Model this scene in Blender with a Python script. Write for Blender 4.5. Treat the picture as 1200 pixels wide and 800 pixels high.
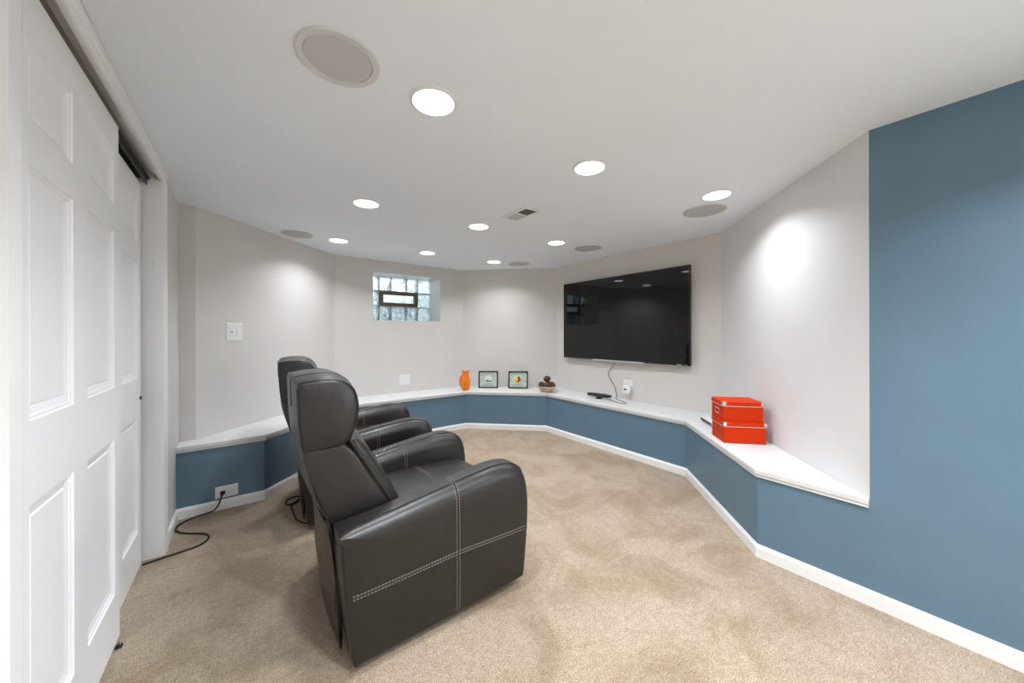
import bpy, bmesh, math, random
from mathutils import Vector, Matrix
from mathutils.bvhtree import BVHTree
random.seed(7)
for o in list(bpy.data.objects): bpy.data.objects.remove(o)
S = bpy.context.scene
COL = S.collection
R = math.radians

# ------------------------------------------------------------------ camera
cam_d = bpy.data.cameras.new('camera')
cam = bpy.data.objects.new('camera', cam_d); COL.objects.link(cam)
cam_d.sensor_width = 36.0
cam_d.lens = 12.283
cam_d.shift_y = -8.87/1200
cam_d.clip_start = 0.02
cam.matrix_world = (Matrix.Translation((0, 0, 1.2)) @ Matrix.Rotation(R(-37.1), 4, 'Z')
                    @ Matrix.Rotation(R(90), 4, 'X') @ Matrix.Rotation(R(-0.15), 4, 'Z'))
S.camera = cam

# ------------------------------------------------------------------ world, exposure
SKY = 11.0
LAMP_W = 5.8
EXPO = 0.27
w = bpy.data.worlds.new('world'); S.world = w; w.use_nodes = True
nt = w.node_tree; nt.nodes.clear()
out = nt.nodes.new('ShaderNodeOutputWorld'); bg = nt.nodes.new('ShaderNodeBackground')
geo = nt.nodes.new('ShaderNodeNewGeometry'); sep = nt.nodes.new('ShaderNodeSeparateXYZ')
ramp = nt.nodes.new('ShaderNodeValToRGB'); mp = nt.nodes.new('ShaderNodeMapRange')
mp.inputs[1].default_value = -1; mp.inputs[2].default_value = 1
tc = nt.nodes.new('ShaderNodeTexCoord')
nt.links.new(tc.outputs['Generated'], sep.inputs[0]); nt.links.new(sep.outputs['Z'], mp.inputs[0])
nt.links.new(mp.outputs[0], ramp.inputs[0]); nt.links.new(ramp.outputs[0], bg.inputs[0]); nt.links.new(bg.outputs[0], out.inputs[0])
ramp.color_ramp.elements[0].position = 0.49; ramp.color_ramp.elements[0].color = (.42, .43, .42, 1)
ramp.color_ramp.elements[1].position = 0.52; ramp.color_ramp.elements[1].color = (.82, .92, 1.0, 1)
bg.inputs[1].default_value = SKY
S.view_settings.view_transform = 'Standard'
S.view_settings.look = 'None'
S.view_settings.gamma = 1.0
S.view_settings.use_curve_mapping = False
S.view_settings.exposure = EXPO

# ------------------------------------------------------------------ materials
def mat(name, col, rough=.5, metal=0, spec=None, noise=None, bump=None, emit=None, trans=0, ior=1.45, col2=None, coat=0, sheen=0):
    """noise=(scale, amount, detail) mottles the colour; bump=(scale, strength, distance, detail)"""
    m = bpy.data.materials.new(name); m.use_nodes = True
    t = m.node_tree; b = t.nodes['Principled BSDF']
    b.inputs['Base Color'].default_value = (*col, 1); b.inputs['Roughness'].default_value = rough
    b.inputs['Metallic'].default_value = metal
    if spec is not None: b.inputs['Specular IOR Level'].default_value = spec
    b.inputs['Transmission Weight'].default_value = trans; b.inputs['IOR'].default_value = ior
    b.inputs['Coat Weight'].default_value = coat; b.inputs['Coat Roughness'].default_value = .30 if coat == .15 else .03
    b.inputs['Sheen Weight'].default_value = sheen
    tcn = t.nodes.new('ShaderNodeTexCoord')
    if noise:
        n = t.nodes.new('ShaderNodeTexNoise'); n.inputs['Scale'].default_value = noise[0]; n.inputs['Detail'].default_value = noise[2] if len(noise) > 2 else 4
        t.links.new(tcn.outputs['Object'], n.inputs['Vector'])
        r = t.nodes.new('ShaderNodeValToRGB'); a = noise[1]
        c2 = col2 or tuple(min(1, c*(1+a)) for c in col)
        c1 = tuple(c*(1-a) for c in col) if not col2 else col
        r.color_ramp.elements[0].position = .35; r.color_ramp.elements[1].position = .65
        r.color_ramp.elements[0].color = (*c1, 1); r.color_ramp.elements[1].color = (*c2, 1)
        t.links.new(n.outputs['Fac'], r.inputs[0]); t.links.new(r.outputs[0], b.inputs['Base Color'])
    if bump:
        n = t.nodes.new('ShaderNodeTexNoise'); n.inputs['Scale'].default_value = bump[0]; n.inputs['Detail'].default_value = bump[3] if len(bump) > 3 else 3
        t.links.new(tcn.outputs['Object'], n.inputs['Vector'])
        bp = t.nodes.new('ShaderNodeBump'); bp.inputs['Strength'].default_value = bump[1]; bp.inputs['Distance'].default_value = bump[2]
        t.links.new(n.outputs['Fac'], bp.inputs['Height']); t.links.new(bp.outputs[0], b.inputs['Normal'])
    if emit:
        b.inputs['Emission Color'].default_value = (*emit[0], 1); b.inputs['Emission Strength'].default_value = emit[1]
    return m

M = {}
M['greige'] = mat('greige_paint', (.66, .635, .605), .55, noise=(3, .015), bump=(220, .06, .002))
M['white_wall'] = mat('white_wall_paint', (.74, .74, .74), .55, noise=(3, .012), bump=(220, .06, .002))
M['ceiling'] = mat('ceiling_paint', (.85, .90, .955), .7, noise=(2, .01), bump=(160, .08, .002))
M['blue'] = mat('blue_paint', (.118, .200, .272), .42, noise=(5, .03, 6), bump=(150, .12, .002))
M['trim'] = mat('white_trim_paint', (.84, .84, .84), .32, noise=(4, .01))
M['ledge'] = mat('white_ledge_paint', (.69, .69, .685), .35, noise=(14, .02))
M['door'] = mat('white_door_paint', (.91, .91, .912), .38, bump=(90, .03, .001))
M['dark'] = mat('dark_track', (.03, .03, .03), .5)
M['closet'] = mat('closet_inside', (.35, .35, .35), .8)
M['leather'] = mat('espresso_leather', (.0150, .0122, .0112), .38, spec=.5, coat=.15, noise=(9, .12, 5), bump=(34, .35, .004, 9))
M['leather_seam'] = mat('leather_piping', (.022, .019, .018), .42, spec=.5)
M['thread'] = mat('cream_thread', (.34, .31, .27), .7)
M['chair_dark'] = mat('black_metal', (.012, .012, .013), .45)
M['chrome'] = mat('chrome', (.75, .75, .76), .18, metal=1)
M['bezel'] = mat('tv_bezel', (.008, .008, .009), .18, coat=.3)
M['screen'] = mat('tv_screen', (.0035, .0035, .0037), .03, spec=.55)
M['silver'] = mat('silver_trim', (.72, .72, .72), .28, metal=.8)
M['plastic'] = mat('white_plastic', (.80, .80, .79), .35)
M['slot'] = mat('outlet_slot', (.05, .05, .05), .6)
M['black'] = mat('black_plastic', (.012, .012, .012), .4)
M['cable'] = mat('black_cable', (.010, .010, .010), .5)
M['grey_cable'] = mat('grey_cable', (.10, .095, .09), .5)
M['orange_box'] = mat('orange_card', (.62, .036, .001), .55, spec=.15, noise=(40, .03), bump=(400, .05, .001))
M['vase'] = mat('orange_glaze', (.85, .20, .006), .12, coat=.5)
M['frame'] = mat('black_frame', (.012, .011, .010), .35)
M['paper'] = mat('pale_green_paper', (.50, .58, .50), .6, noise=(60, .08))
M['paper_line'] = mat('printed_line', (.16, .18, .16), .6)
M['ink_white'] = mat('ink_white', (.75, .76, .75), .5)
M['ink_dark'] = mat('ink_dark', (.05, .07, .07), .5)
M['ink_red'] = mat('ink_maroon', (.16, .02, .015), .5)
M['ink_yellow'] = mat('ink_gold', (.80, .48, .04), .5)
M['ink_orange'] = mat('ink_orange', (.70, .15, .02), .5)
M['basket'] = mat('pale_wicker', (.62, .50, .38), .6, noise=(60, .2), bump=(120, .5, .004))
M['cone'] = mat('brown_cone', (.11, .055, .028), .6, noise=(70, .35))
M['cone_tip'] = mat('cone_tip', (.22, .13, .075), .6, noise=(90, .3))
M['grille'] = mat('speaker_grille', (.50, .50, .50), .7, bump=(900, .4, .002))
M['grille_near'] = mat('speaker_grille_near', (.58, .58, .58), .7, bump=(900, .4, .002))
M['grille_rim'] = mat('speaker_rim', (.66, .66, .66), .5)
M['vent_dark'] = mat('duct_dark', (.03, .03, .03), .8)
M['vent_slat'] = mat('vent_slat', (.55, .55, .55), .5)
M['lens'] = mat('lamp_lens', (.9, .9, .9), .4, emit=((1, .99, .98), 5.0))
M['vent_frame'] = mat('brown_window_frame', (.15, .11, .07), .45)
M['mortar'] = mat('block_mortar', (.33, .40, .41), .8, noise=(30, .2))
M['pane'] = mat('clear_glass', (.93, .97, 1.0), .02, trans=1, ior=1.45)
M['book_purple'] = mat('book_plum', (.09, .045, .075), .5, noise=(60, .4))
M['book_grey'] = mat('book_pale', (.55, .54, .55), .5)
M['page'] = mat('paper_pages', (.75, .74, .70), .7)
M['ground'] = mat('ground_outside', (.10, .12, .06), .9, noise=(5, .5))
M['well'] = mat('galvanised_steel', (.58, .62, .63), .5, noise=(9, .4), bump=(20, .3, .01))
M['gravel'] = mat('gravel', (.36, .38, .36), .9, noise=(40, .6), bump=(50, 1, .02))
M['hedge'] = mat('hedge_leaf', (.05, .09, .04), .8, noise=(12, .6))

def glass_block_mat():
    m = bpy.data.materials.new('wavy_glass'); m.use_nodes = True
    t = m.node_tree; b = t.nodes['Principled BSDF']
    b.inputs['Base Color'].default_value = (.90, .97, .98, 1); b.inputs['Roughness'].default_value = .03
    b.inputs['Transmission Weight'].default_value = 1; b.inputs['IOR'].default_value = 1.5
    c = t.nodes.new('ShaderNodeTexCoord')
    n = t.nodes.new('ShaderNodeTexNoise'); n.inputs['Scale'].default_value = 22; n.inputs['Detail'].default_value = 1.0; n.inputs['Distortion'].default_value = 1.6
    bp = t.nodes.new('ShaderNodeBump'); bp.inputs['Strength'].default_value = 1; bp.inputs['Distance'].default_value = .06
    t.links.new(c.outputs['Object'], n.inputs['Vector']); t.links.new(n.outputs['Fac'], bp.inputs['Height']); t.links.new(bp.outputs[0], b.inputs['Normal'])
    return m
M['block'] = glass_block_mat()

def carpet_mat():
    m = bpy.data.materials.new('beige_carpet'); m.use_nodes = True
    t = m.node_tree; b = t.nodes['Principled BSDF']; L = t.links.new
    b.inputs['Roughness'].default_value = .95; b.inputs['Specular IOR Level'].default_value = .1
    b.inputs['Sheen Weight'].default_value = .25; b.inputs['Sheen Roughness'].default_value = .6
    c = t.nodes.new('ShaderNodeTexCoord')
    def noise(scale, detail, rough=.5, dist=0):
        n = t.nodes.new('ShaderNodeTexNoise'); n.inputs['Scale'].default_value = scale; n.inputs['Detail'].default_value = detail
        n.inputs['Roughness'].default_value = rough; n.inputs['Distortion'].default_value = dist
        L(c.outputs['Object'], n.inputs['Vector']); return n
    fine = noise(180, 3, .75); mid = noise(38, 4, .6); nap = noise(2.6, 5, .62, .8)
    def rampn(src, p0, c0, p1, c1):
        r = t.nodes.new('ShaderNodeValToRGB'); r.color_ramp.elements[0].position = p0; r.color_ramp.elements[1].position = p1
        r.color_ramp.elements[0].color = (*c0, 1); r.color_ramp.elements[1].color = (*c1, 1); L(src.outputs['Fac'], r.inputs[0]); return r
    r1 = rampn(fine, .36, (.215, .152, .093), .64, (.60, .470, .335))
    r2 = rampn(mid, .35, (.86, .85, .84), .65, (1.08, 1.08, 1.08))
    r3 = rampn(nap, .36, (.76, .70, .60), .58, (1.05, 1.05, 1.05))
    def mul(a, bb):
        x = t.nodes.new('ShaderNodeMix'); x.data_type = 'RGBA'; x.blend_type = 'MULTIPLY'; x.inputs[0].default_value = 1
        L(a, x.inputs[6]); L(bb, x.inputs[7]); return x.outputs[2]
    L(mul(mul(r1.outputs[0], r2.outputs[0]), r3.outputs[0]), b.inputs['Base Color'])
    bp = t.nodes.new('ShaderNodeBump'); bp.inputs['Strength'].default_value = .8; bp.inputs['Distance'].default_value = .008
    L(fine.outputs['Fac'], bp.inputs['Height'])
    bp2 = t.nodes.new('ShaderNodeBump'); bp2.inputs['Strength'].default_value = .5; bp2.inputs['Distance'].default_value = .02
    L(mid.outputs['Fac'], bp2.inputs['Height']); L(bp.outputs[0], bp2.inputs['Normal']); L(bp2.outputs[0], b.inputs['Normal'])
    return m
M['carpet'] = carpet_mat()

# ------------------------------------------------------------------ helpers
class MB:
    def __init__(s): s.v = []; s.f = []; s.m = []
    def add(s, vs, fs, mi=0):
        k = len(s.v); s.v += [tuple(v) for v in vs]; s.f += [tuple(i+k for i in f) for f in fs]; s.m += [mi]*len(fs); return s
    def box(s, x0, x1, y0, y1, z0, z1, mi=0, mx=None):
        vs = [Vector(p) for p in ((x0,y0,z0),(x1,y0,z0),(x1,y1,z0),(x0,y1,z0),(x0,y0,z1),(x1,y0,z1),(x1,y1,z1),(x0,y1,z1))]
        if mx: vs = [mx @ v for v in vs]
        return s.add(vs, [(0,3,2,1),(4,5,6,7),(0,1,5,4),(1,2,6,5),(2,3,7,6),(3,0,4,7)], mi)
    def prism(s, poly, z0, z1, mi=0):
        n = len(poly)
        vs = [(x,y,z0) for x,y in poly]+[(x,y,z1) for x,y in poly]
        fs = [tuple(reversed(range(n))), tuple(range(n,2*n))]+[(i,(i+1)%n,(i+1)%n+n,i+n) for i in range(n)]
        return s.add(vs, fs, mi)
    def tube(s, path, r, seg=8, mi=0, closed=False):
        P = [Vector(p) for p in path]; n = len(P); rings = []
        up = Vector((0,0,1)); prev = None
        for i, p in enumerate(P):
            if closed: t = P[(i+1)%n]-P[i-1]
            else: t = P[min(i+1,n-1)]-P[max(i-1,0)]
            t.normalize()
            if prev is None:
                a = t.cross(up)
                if a.length < 1e-3: a = t.cross(Vector((1,0,0)))
            else:
                a = prev - t*prev.dot(t)
                if a.length < 1e-6: a = t.cross(up)
            a.normalize(); prev = a; b = t.cross(a)
            rr = r[i] if isinstance(r, (list, tuple)) else r
            rings.append([p + a*rr*math.cos(2*math.pi*k/seg) + b*rr*math.sin(2*math.pi*k/seg) for k in range(seg)])
        vs = [v for ring in rings for v in ring]; fs = []
        for i in range(n if closed else n-1):
            j = (i+1) % n
            for k in range(seg):
                k2 = (k+1) % seg; fs.append((i*seg+k, i*seg+k2, j*seg+k2, j*seg+k))
        if not closed: fs += [tuple(reversed(range(seg))), tuple(range((n-1)*seg, n*seg))]
        return s.add(vs, fs, mi)
    def lathe(s, prof, seg=32, cx=0, cy=0, mi=0, sx=1, sy=1):
        k = []; vs = []
        for r, z in prof:
            vs += [(cx+sx*r*math.cos(2*math.pi*i/seg), cy+sy*r*math.sin(2*math.pi*i/seg), z) for i in range(seg)]
        fs = []
        for j in range(len(prof)-1):
            for i in range(seg):
                i2 = (i+1) % seg; fs.append((j*seg+i, j*seg+i2, (j+1)*seg+i2, (j+1)*seg+i))
        fs += [tuple(reversed(range(seg))), tuple(range((len(prof)-1)*seg, len(prof)*seg))]
        return s.add(vs, fs, mi)
    def pillow(s, prof, y0, y1, crown=0.0, puff=0.0, nseg=5, mid=7, it=2, mi=0, yfun=None):
        """prof: closed list of (x, z, edge radius), counter-clockwise seen from -y; soft box stretched along y"""
        for _ in range(it):
            q = []
            for i in range(len(prof)):
                a, b = prof[i], prof[(i+1) % len(prof)]
                q.append(tuple(.75*a[k]+.25*b[k] for k in range(3))); q.append(tuple(.25*a[k]+.75*b[k] for k in range(3)))
            prof = q
        n = len(prof)
        area = sum(prof[i][0]*prof[(i+1)%n][1]-prof[(i+1)%n][0]*prof[i][1] for i in range(n))
        if area < 0: prof = prof[::-1]
        nrm = []
        for i in range(n):
            tx = prof[(i+1)%n][0]-prof[i-1][0]; tz = prof[(i+1)%n][1]-prof[i-1][1]; l = math.hypot(tx,tz) or 1
            nrm.append((tz/l, -tx/l))
        cx = sum(p[0] for p in prof)/n; cz = sum(p[1] for p in prof)/n
        W = y1-y0; layers = []
        def ring(fn):
            L = []
            for (x,z,r),(nx,nz) in zip(prof,nrm):
                ins, y = fn(r); c = crown*max(0, math.cos(math.pi*(y-(y0+y1)/2)/W))
                px, pz = x+nx*(c-ins), z+nz*(c-ins)
                L.append((px, y, pz))
            return L
        for side in (0, 1):
            ls = []
            for k in range(nseg+1):
                a = math.pi/2*k/nseg
                if side == 0: ls.append(ring(lambda r: (r*(1-math.sin(a)), y0+r*(1-math.cos(a)))))
                else: ls.append(ring(lambda r: (r*(1-math.sin(a)), y1-r*(1-math.cos(a)))))
            if side == 0:
                layers += ls
                for k in range(1, mid): layers.append(ring(lambda r: (0, y0+W*(.12+.76*k/mid))))
            else: layers += ls[::-1]
        vs = [v for L in layers for v in L]; fs = []
        for j in range(len(layers)-1):
            for i in range(n):
                i2 = (i+1) % n; fs.append((j*n+i, j*n+i2, (j+1)*n+i2, (j+1)*n+i))
        # puffed end caps: shrinking rings
        def cap(base, L, sgn):
            prev = base; nn = len(vs)
            for q, f in enumerate((.86, .6, .3)):
                st = len(vs)
                for (x,y,z) in L: vs.append((cx+(x-cx)*f, y+sgn*puff*math.sqrt(1-f*f)*1.0, cz+(z-cz)*f))
                for i in range(n):
                    i2 = (i+1) % n
                    fs.append((prev+i2, prev+i, st+i, st+i2) if sgn < 0 else (prev+i, prev+i2, st+i2, st+i))
                prev = st
            vs.append((cx, L[0][1]*0+sum(v[1] for v in L)/n+sgn*puff, cz)); c = len(vs)-1
            for i in range(n):
                i2 = (i+1) % n
                fs.append((prev+i2, prev+i, c) if sgn < 0 else (prev+i, prev+i2, c))
        cap(0, layers[0], -1); cap((len(layers)-1)*n, layers[-1], 1)
        return s.add(vs, fs, mi)
    def mesh(s, name, mats):
        me = bpy.data.meshes.new(name); me.from_pydata(s.v, [], s.f)
        for m in (mats if isinstance(mats, list) else [mats]): me.materials.append(m)
        me.polygons.foreach_set('material_index', s.m)
        bm = bmesh.new(); bm.from_mesh(me); bmesh.ops.recalc_face_normals(bm, faces=bm.faces); bm.to_mesh(me); bm.free()
        return me
    def build(s, name, mats, parent=None, smooth=None, bevel=None, loc=None):
        me = s.mesh(name, mats); o = bpy.data.objects.new(name, me); COL.objects.link(o)
        if parent: o.parent = parent
        if loc: o.location = loc
        if bevel:
            b = o.modifiers.new('bevel', 'BEVEL'); b.width = bevel; b.segments = 3; b.limit_method = 'ANGLE'; b.angle_limit = R(40)
            b.harden_normals = False
        if smooth is not None:
            me.polygons.foreach_set('use_smooth', [True]*len(me.polygons))
            try: me.set_sharp_from_angle(angle=R(smooth))
            except Exception: pass
        return o

def thing(name, label, cat, loc=(0,0,0), rz=0, group=None):
    o = bpy.data.objects.new(name, None); COL.objects.link(o); o.empty_display_size = .1
    o.location = loc; o.rotation_euler = (0,0,rz); o['label'] = label; o['category'] = cat
    if group: o['group'] = group
    return o
def tag(o, label, cat, group=None):
    o['label'] = label; o['category'] = cat
    if group: o['group'] = group
    return o
def struct(o, label, cat):
    o['kind'] = 'structure'; return tag(o, label, cat)
def copy_tree(o, parent=None):
    c = o.copy(); COL.objects.link(c)
    if parent: c.parent = parent
    for ch in list(o.children): copy_tree(ch, c)
    return c
def smooth_path(pts, n=8, closed=False):
    P = [Vector(p) for p in pts]; out = []; m = len(P)
    rng = range(m) if closed else range(m-1)
    for i in rng:
        if closed: a,b,c,d = P[i-1],P[i],P[(i+1)%m],P[(i+2)%m]
        else: a,b,c,d = P[max(i-1,0)],P[i],P[i+1],P[min(i+2,m-1)]
        for k in range(n):
            t = k/n
            out.append(.5*((2*b)+(c-a)*t+(2*a-5*b+4*c-d)*t*t+(3*b-a-3*c+d)*t**3))
    if not closed: out.append(P[-1])
    return out
def off_poly(pts, d, closed=False):
    """points moved a distance d to the right of the travel direction, mitred"""
    P = [Vector(p) for p in pts]; res = []; n = len(P)
    for i in range(n):
        ts = []
        if i > 0 or closed: ts.append((P[i]-P[i-1]).normalized())
        if i < n-1 or closed: ts.append((P[(i+1)%n]-P[i]).normalized())
        ns = [Vector((t.y, -t.x)) for t in ts]
        if len(ns) == 1: res.append(P[i]+ns[0]*d)
        else:
            m = (ns[0]+ns[1]).normalized(); res.append(P[i]+m*d/m.dot(ns[0]))
    return res

# ------------------------------------------------------------------ room shell
HC = 2.094
XB, XL, YB = 2.190, -.374, -2.2
W0, W1, T, BW, WL, LS, SC = (XB,.279),(3.342,1.346),(3.342,3.413),(2.4165,4.338),(.775,4.338),(-.290,3.273),(XL,3.273)
CE0, CE1 = 1.155, 2.665                    # closet opening along y
contour = [(XL,YB),(XB,YB),W0,W1,T,BW,WL,LS,SC]     # anticlockwise, interior on the left
outer = off_poly(contour, .10, closed=True)
names = ['back','right','right_nook','front_right','front','front_left','left_nook','left_return','left']
labels = {'back': 'plain greige wall behind the viewpoint', 'right': 'tall blue painted wall at the right edge, down to the baseboard',
 'right_nook': 'white slanted wall behind the orange boxes', 'front_right': 'greige wall carrying the television',
 'front': 'short greige wall behind the orange jug and framed prints', 'front_left': 'greige wall with the glass block window',
 'left_nook': 'slanted greige wall with the light switch', 'left_return': 'narrow shaded wall strip beside the closet wall',
 'left': 'closet wall on the left with a wide door opening'}
mats = {'right': 'blue', 'right_nook': 'white_wall'}
n = len(contour)
WIN = (1.196, 2.070, 1.370, 1.951)         # window opening x0 x1 z0 z1
for i, nm in enumerate(names):
    a, b = contour[i], contour[(i+1) % n]; a2, b2 = outer[i], outer[(i+1) % n]
    mb = MB()
    if nm == 'front_left':                 # b is left end (travel is -x)
        x0, x1, z0, z1 = WIN; yb = 4.338
        mb.prism([a, (x1,yb), (x1,yb+.1), tuple(a2)], 0, HC)
        mb.prism([(x0,yb), b, tuple(b2), (x0,yb+.1)], 0, HC)
        mb.box(x0, x1, yb, yb+.1, 0, z0); mb.box(x0, x1, yb, yb+.1, z1, HC); e_ = .0004
        x0 += e_; x1 -= e_; z0 += e_; z1 -= e_
        rv = MB(); rv.box(x0-.08, x0, yb+.001, yb+.42, z0-.08, z1+.08); rv.box(x1, x1+.08, yb+.001, yb+.42, z0-.08, z1+.08)
        rv.box(x0, x1, yb+.001, yb+.42, z0-.08, z0); rv.box(x0, x1, yb+.001, yb+.42, z1, z1+.08)
        struct(rv.build('trim_7', M['trim']), 'white painted reveal around the deep glass block window', 'trim')
    elif nm == 'right':                    # tall blue wall, with an added unseen doorway letting in fill daylight
        ya, yb = -1.75, -.75
        mb.prism([a, (XB,ya), (XB+.1,ya), tuple(a2)], 0, HC); mb.prism([(XB,yb), b, tuple(b2), (XB+.1,yb)], 0, HC)
        mb.box(XB, XB+.1, ya, yb, 2.0, HC)
        pd = bpy.data.lights.new('portal', 'AREA'); pd.shape = 'RECTANGLE'; pd.size = 2.0; pd.size_y = yb-ya; pd.cycles.is_portal = True
        po = bpy.data.objects.new('portal', pd); COL.objects.link(po); po.location = (XB+.05, (ya+yb)/2, 1.0); po.rotation_euler = (0, R(90), 0)
        po['label'] = 'added unseen doorway letting in fill daylight behind the viewpoint'; po['category'] = 'light'
    elif nm == 'left':                     # travel -y ; closet opening
        mb.prism([a, (XL,CE1), (XL-.1,CE1), tuple(a2)], 0, HC)
        mb.prism([(XL,CE0), b, tuple(b2), (XL-.1,CE0)], 0, HC)
        mb.box(XL-.1, XL, CE0, CE1, 2.074, HC)
    else:
        mb.prism([a, b, tuple(b2), tuple(a2)], 0, HC)
    o = mb.build('wall_'+nm, M[mats.get(nm, 'greige')])
    struct(o, labels[nm], 'wall')
o = MB().box(-1.4, 3.6, YB-.2, 4.9, -.06, 0).build('floor', M['carpet']); struct(o, 'beige cut pile carpet with brushed nap over the whole floor', 'floor')
o = MB().box(-1.4, 3.6, YB-.2, 4.9, HC, HC+.08).build('ceiling', M['ceiling']); struct(o, 'low flat white ceiling with recessed lights and speakers', 'ceiling')
# closet interior
mb = MB(); mb.box(-1.12, -1.06, .9, 2.95, 0, HC); mb.box(-1.06, XL-.1, .84, .9, 0, HC); mb.box(-1.06, XL-.1, 2.95, 3.01, 0, HC)
o = mb.build('wall_closet', M['closet']); struct(o, 'dim inner walls of the closet behind the sliding doors', 'wall')

# ------------------------------------------------------------------ built-in ledge around the room
A,B,C,D,G,E,F_ = (XB,.7057),(2.942,1.457),(2.942,3.193),(2.220,3.915),(.883,3.915),(.094,3.126),(XL,3.126)
HU, HS = .442, .472
front = [A,B,C,D,G,E,F_]
led = thing('built_in_ledge', 'long built-in ledge with blue front panels and white top running round the far walls', 'ledge', (0,0,0))
back_f = off_poly([W0]+front, .025)
fr = [W0]+front
for i in range(len(fr)-1):
    MB().prism([fr[i], fr[i+1], tuple(back_f[i+1]), tuple(back_f[i])], 0, HU).build('front_panel', M['blue'], led)
lip = off_poly([W0]+front, -.018)
g = .001
top = [(XB-.016, .281)] + [tuple(p) for p in lip[1:-1]] + [(XL+.001, lip[-1].y), (XL+.001, 3.272), (-.2905, 3.272), (.7755, 4.337), (2.416, 4.337), (3.341, 3.4125), (3.341, 1.347), (XB+.002, .281)]
MB().prism(top, HU, HS).build('ledge_top', M['ledge'], led, bevel=.006)
lip2 = off_poly([W0]+front, -.012)
sc = [(XB, .281)] + [tuple(p) for p in front[:-1]] + [(XL+.001, F_[1])]
sc2 = [(XB-.012, .281)] + [tuple(p) for p in lip2[1:-1]] + [(XL+.001, lip2[-1].y)]
mb = MB()
for i in range(len(sc)-1): mb.prism([sc[i], sc[i+1], sc2[i+1], sc2[i]], HU-.012, HU)
mb.build('under_moulding', M['ledge'], led)

# baseboards
bb = [(XB, YB)] + front + [(XL, CE1+.062)]
bi = off_poly(bb, -.013)
bi[0] = Vector((XB-.013, YB)); bi[-1] = Vector((XL+.013, CE1+.062))
bi2 = off_poly(bb, -.006); bi2[0] = Vector((XB-.006, YB)); bi2[-1] = Vector((XL+.006, CE1+.062))
bn = [('right','white baseboard along the tall blue wall'),('right_nook','white baseboard under the slanted ledge front at right'),('front_right','white baseboard under the ledge below the television'),
      ('front','white baseboard under the ledge below the framed prints'),('front_left','white baseboard under the ledge below the window'),('left_nook','white baseboard under the slanted ledge front at left'),
      ('left_return','white baseboard below the outlet with the black plug'),('left','short white baseboard between closet casing and ledge')]
for i, (nm, lb) in enumerate(bn):
    a,b,c,d = bb[i],bb[i+1],bi[i+1],bi[i]; e,f = bi2[i+1],bi2[i]
    vs = [(*a,0),(*b,0),(*c,0),(*d,0),(*c,.052),(*d,.052),(*e,.067),(*f,.067),(*b,.067),(*a,.067)]
    fs = [(0,1,2,3),(3,2,4,5),(5,4,6,7),(7,6,8,9),(9,8,1,0),(0,3,5,7,9),(1,8,6,4,2)]
    struct(MB().add(vs, fs).build('baseboard_'+nm, M['trim']), lb, 'baseboard')

# ------------------------------------------------------------------ closet doors and trim
def casing(x0, y0, y1, z0, z1, vertical=True):
    mb = MB()
    if vertical:
        w_ = y1-y0
        prof = [(0,0),(.010,.0),(.013,.012),(.013,.030),(.017,.036),(.017,w_-.004),(.013,w_),(0,w_)]
        for i in range(1): mb.prism([(x0+p[0], y0+p[1]) for p in prof], z0, z1)
    return mb
o = casing(XL, CE1, CE1+.062, 0, 2.036).build('trim_1', M['trim']); struct(o, 'white moulded casing on the far side of the closet opening', 'trim')
mb = MB(); mb.prism([(XL, CE0), (XL+.013, CE0), (XL+.016, CE0-.012), (XL+.016, CE0-.06), (XL, CE0-.062)], 0, 2.036)
struct(mb.build('trim_2', M['trim']), 'white casing at the left edge of the picture beside the nearest door', 'trim')
mb = MB()
prof = [(0,2.036),(.010,2.036),(.013,2.046),(.013,2.062),(.018,2.068),(.018,2.092),(.0,2.092)]
vs = [(XL+p, CE0-.062, z) for p,z in prof]+[(XL+p, CE1+.062, z) for p,z in prof]; k = len(prof)
mb.add(vs, [tuple(range(k)), tuple(reversed(range(k,2*k)))]+[(i,(i+1)%k,(i+1)%k+k,i+k) for i in range(k)])
struct(mb.build('trim_3', M['trim']), 'white head casing over the closet doors meeting the ceiling', 'trim')
mb = MB(); mb.box(XL-.105, XL+.002, CE1-.002, CE1+.018, 0, 2.036); mb.box(XL-.03, XL-.029+.03, CE1-.004, CE1-.002, 0, 2.03)
struct(mb.build('trim_4', M['trim']), 'white side jamb board at the far end of the closet opening', 'trim')
mb = MB(); mb.box(XL-.042, XL-.002, CE0, CE1-.002, 2.066, 2.0735); mb.box(XL-.010, XL-.002, CE0, CE1-.002, 2.040, 2.066)
struct(mb.build('trim_5', M['trim']), 'white fascia board hiding the sliding door track', 'trim')
mb = MB(); mb.box(XL-.105, XL-.042, CE0, CE1-.002, 2.030, 2.040); mb.box(XL-.055, XL-.052, CE0, CE1-.002, 2.000, 2.030); mb.box(XL-.100, XL-.097, CE0, CE1-.002, 2.000, 2.030)
struct(mb.build('trim_6', M['dark']), 'dark metal sliding track seen above the farther door', 'trim')
MB_ = MB(); MB_.box(-.0008, .0006, -.012, .012, -.03, .03)
jp = MB_.build('strike_plate', M['vent_slat'], bpy.data.objects['trim_4'])
jp.location = (XL-.020, CE1-.0022, 1.572); jp.rotation_euler = (0,0,R(90))

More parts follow.
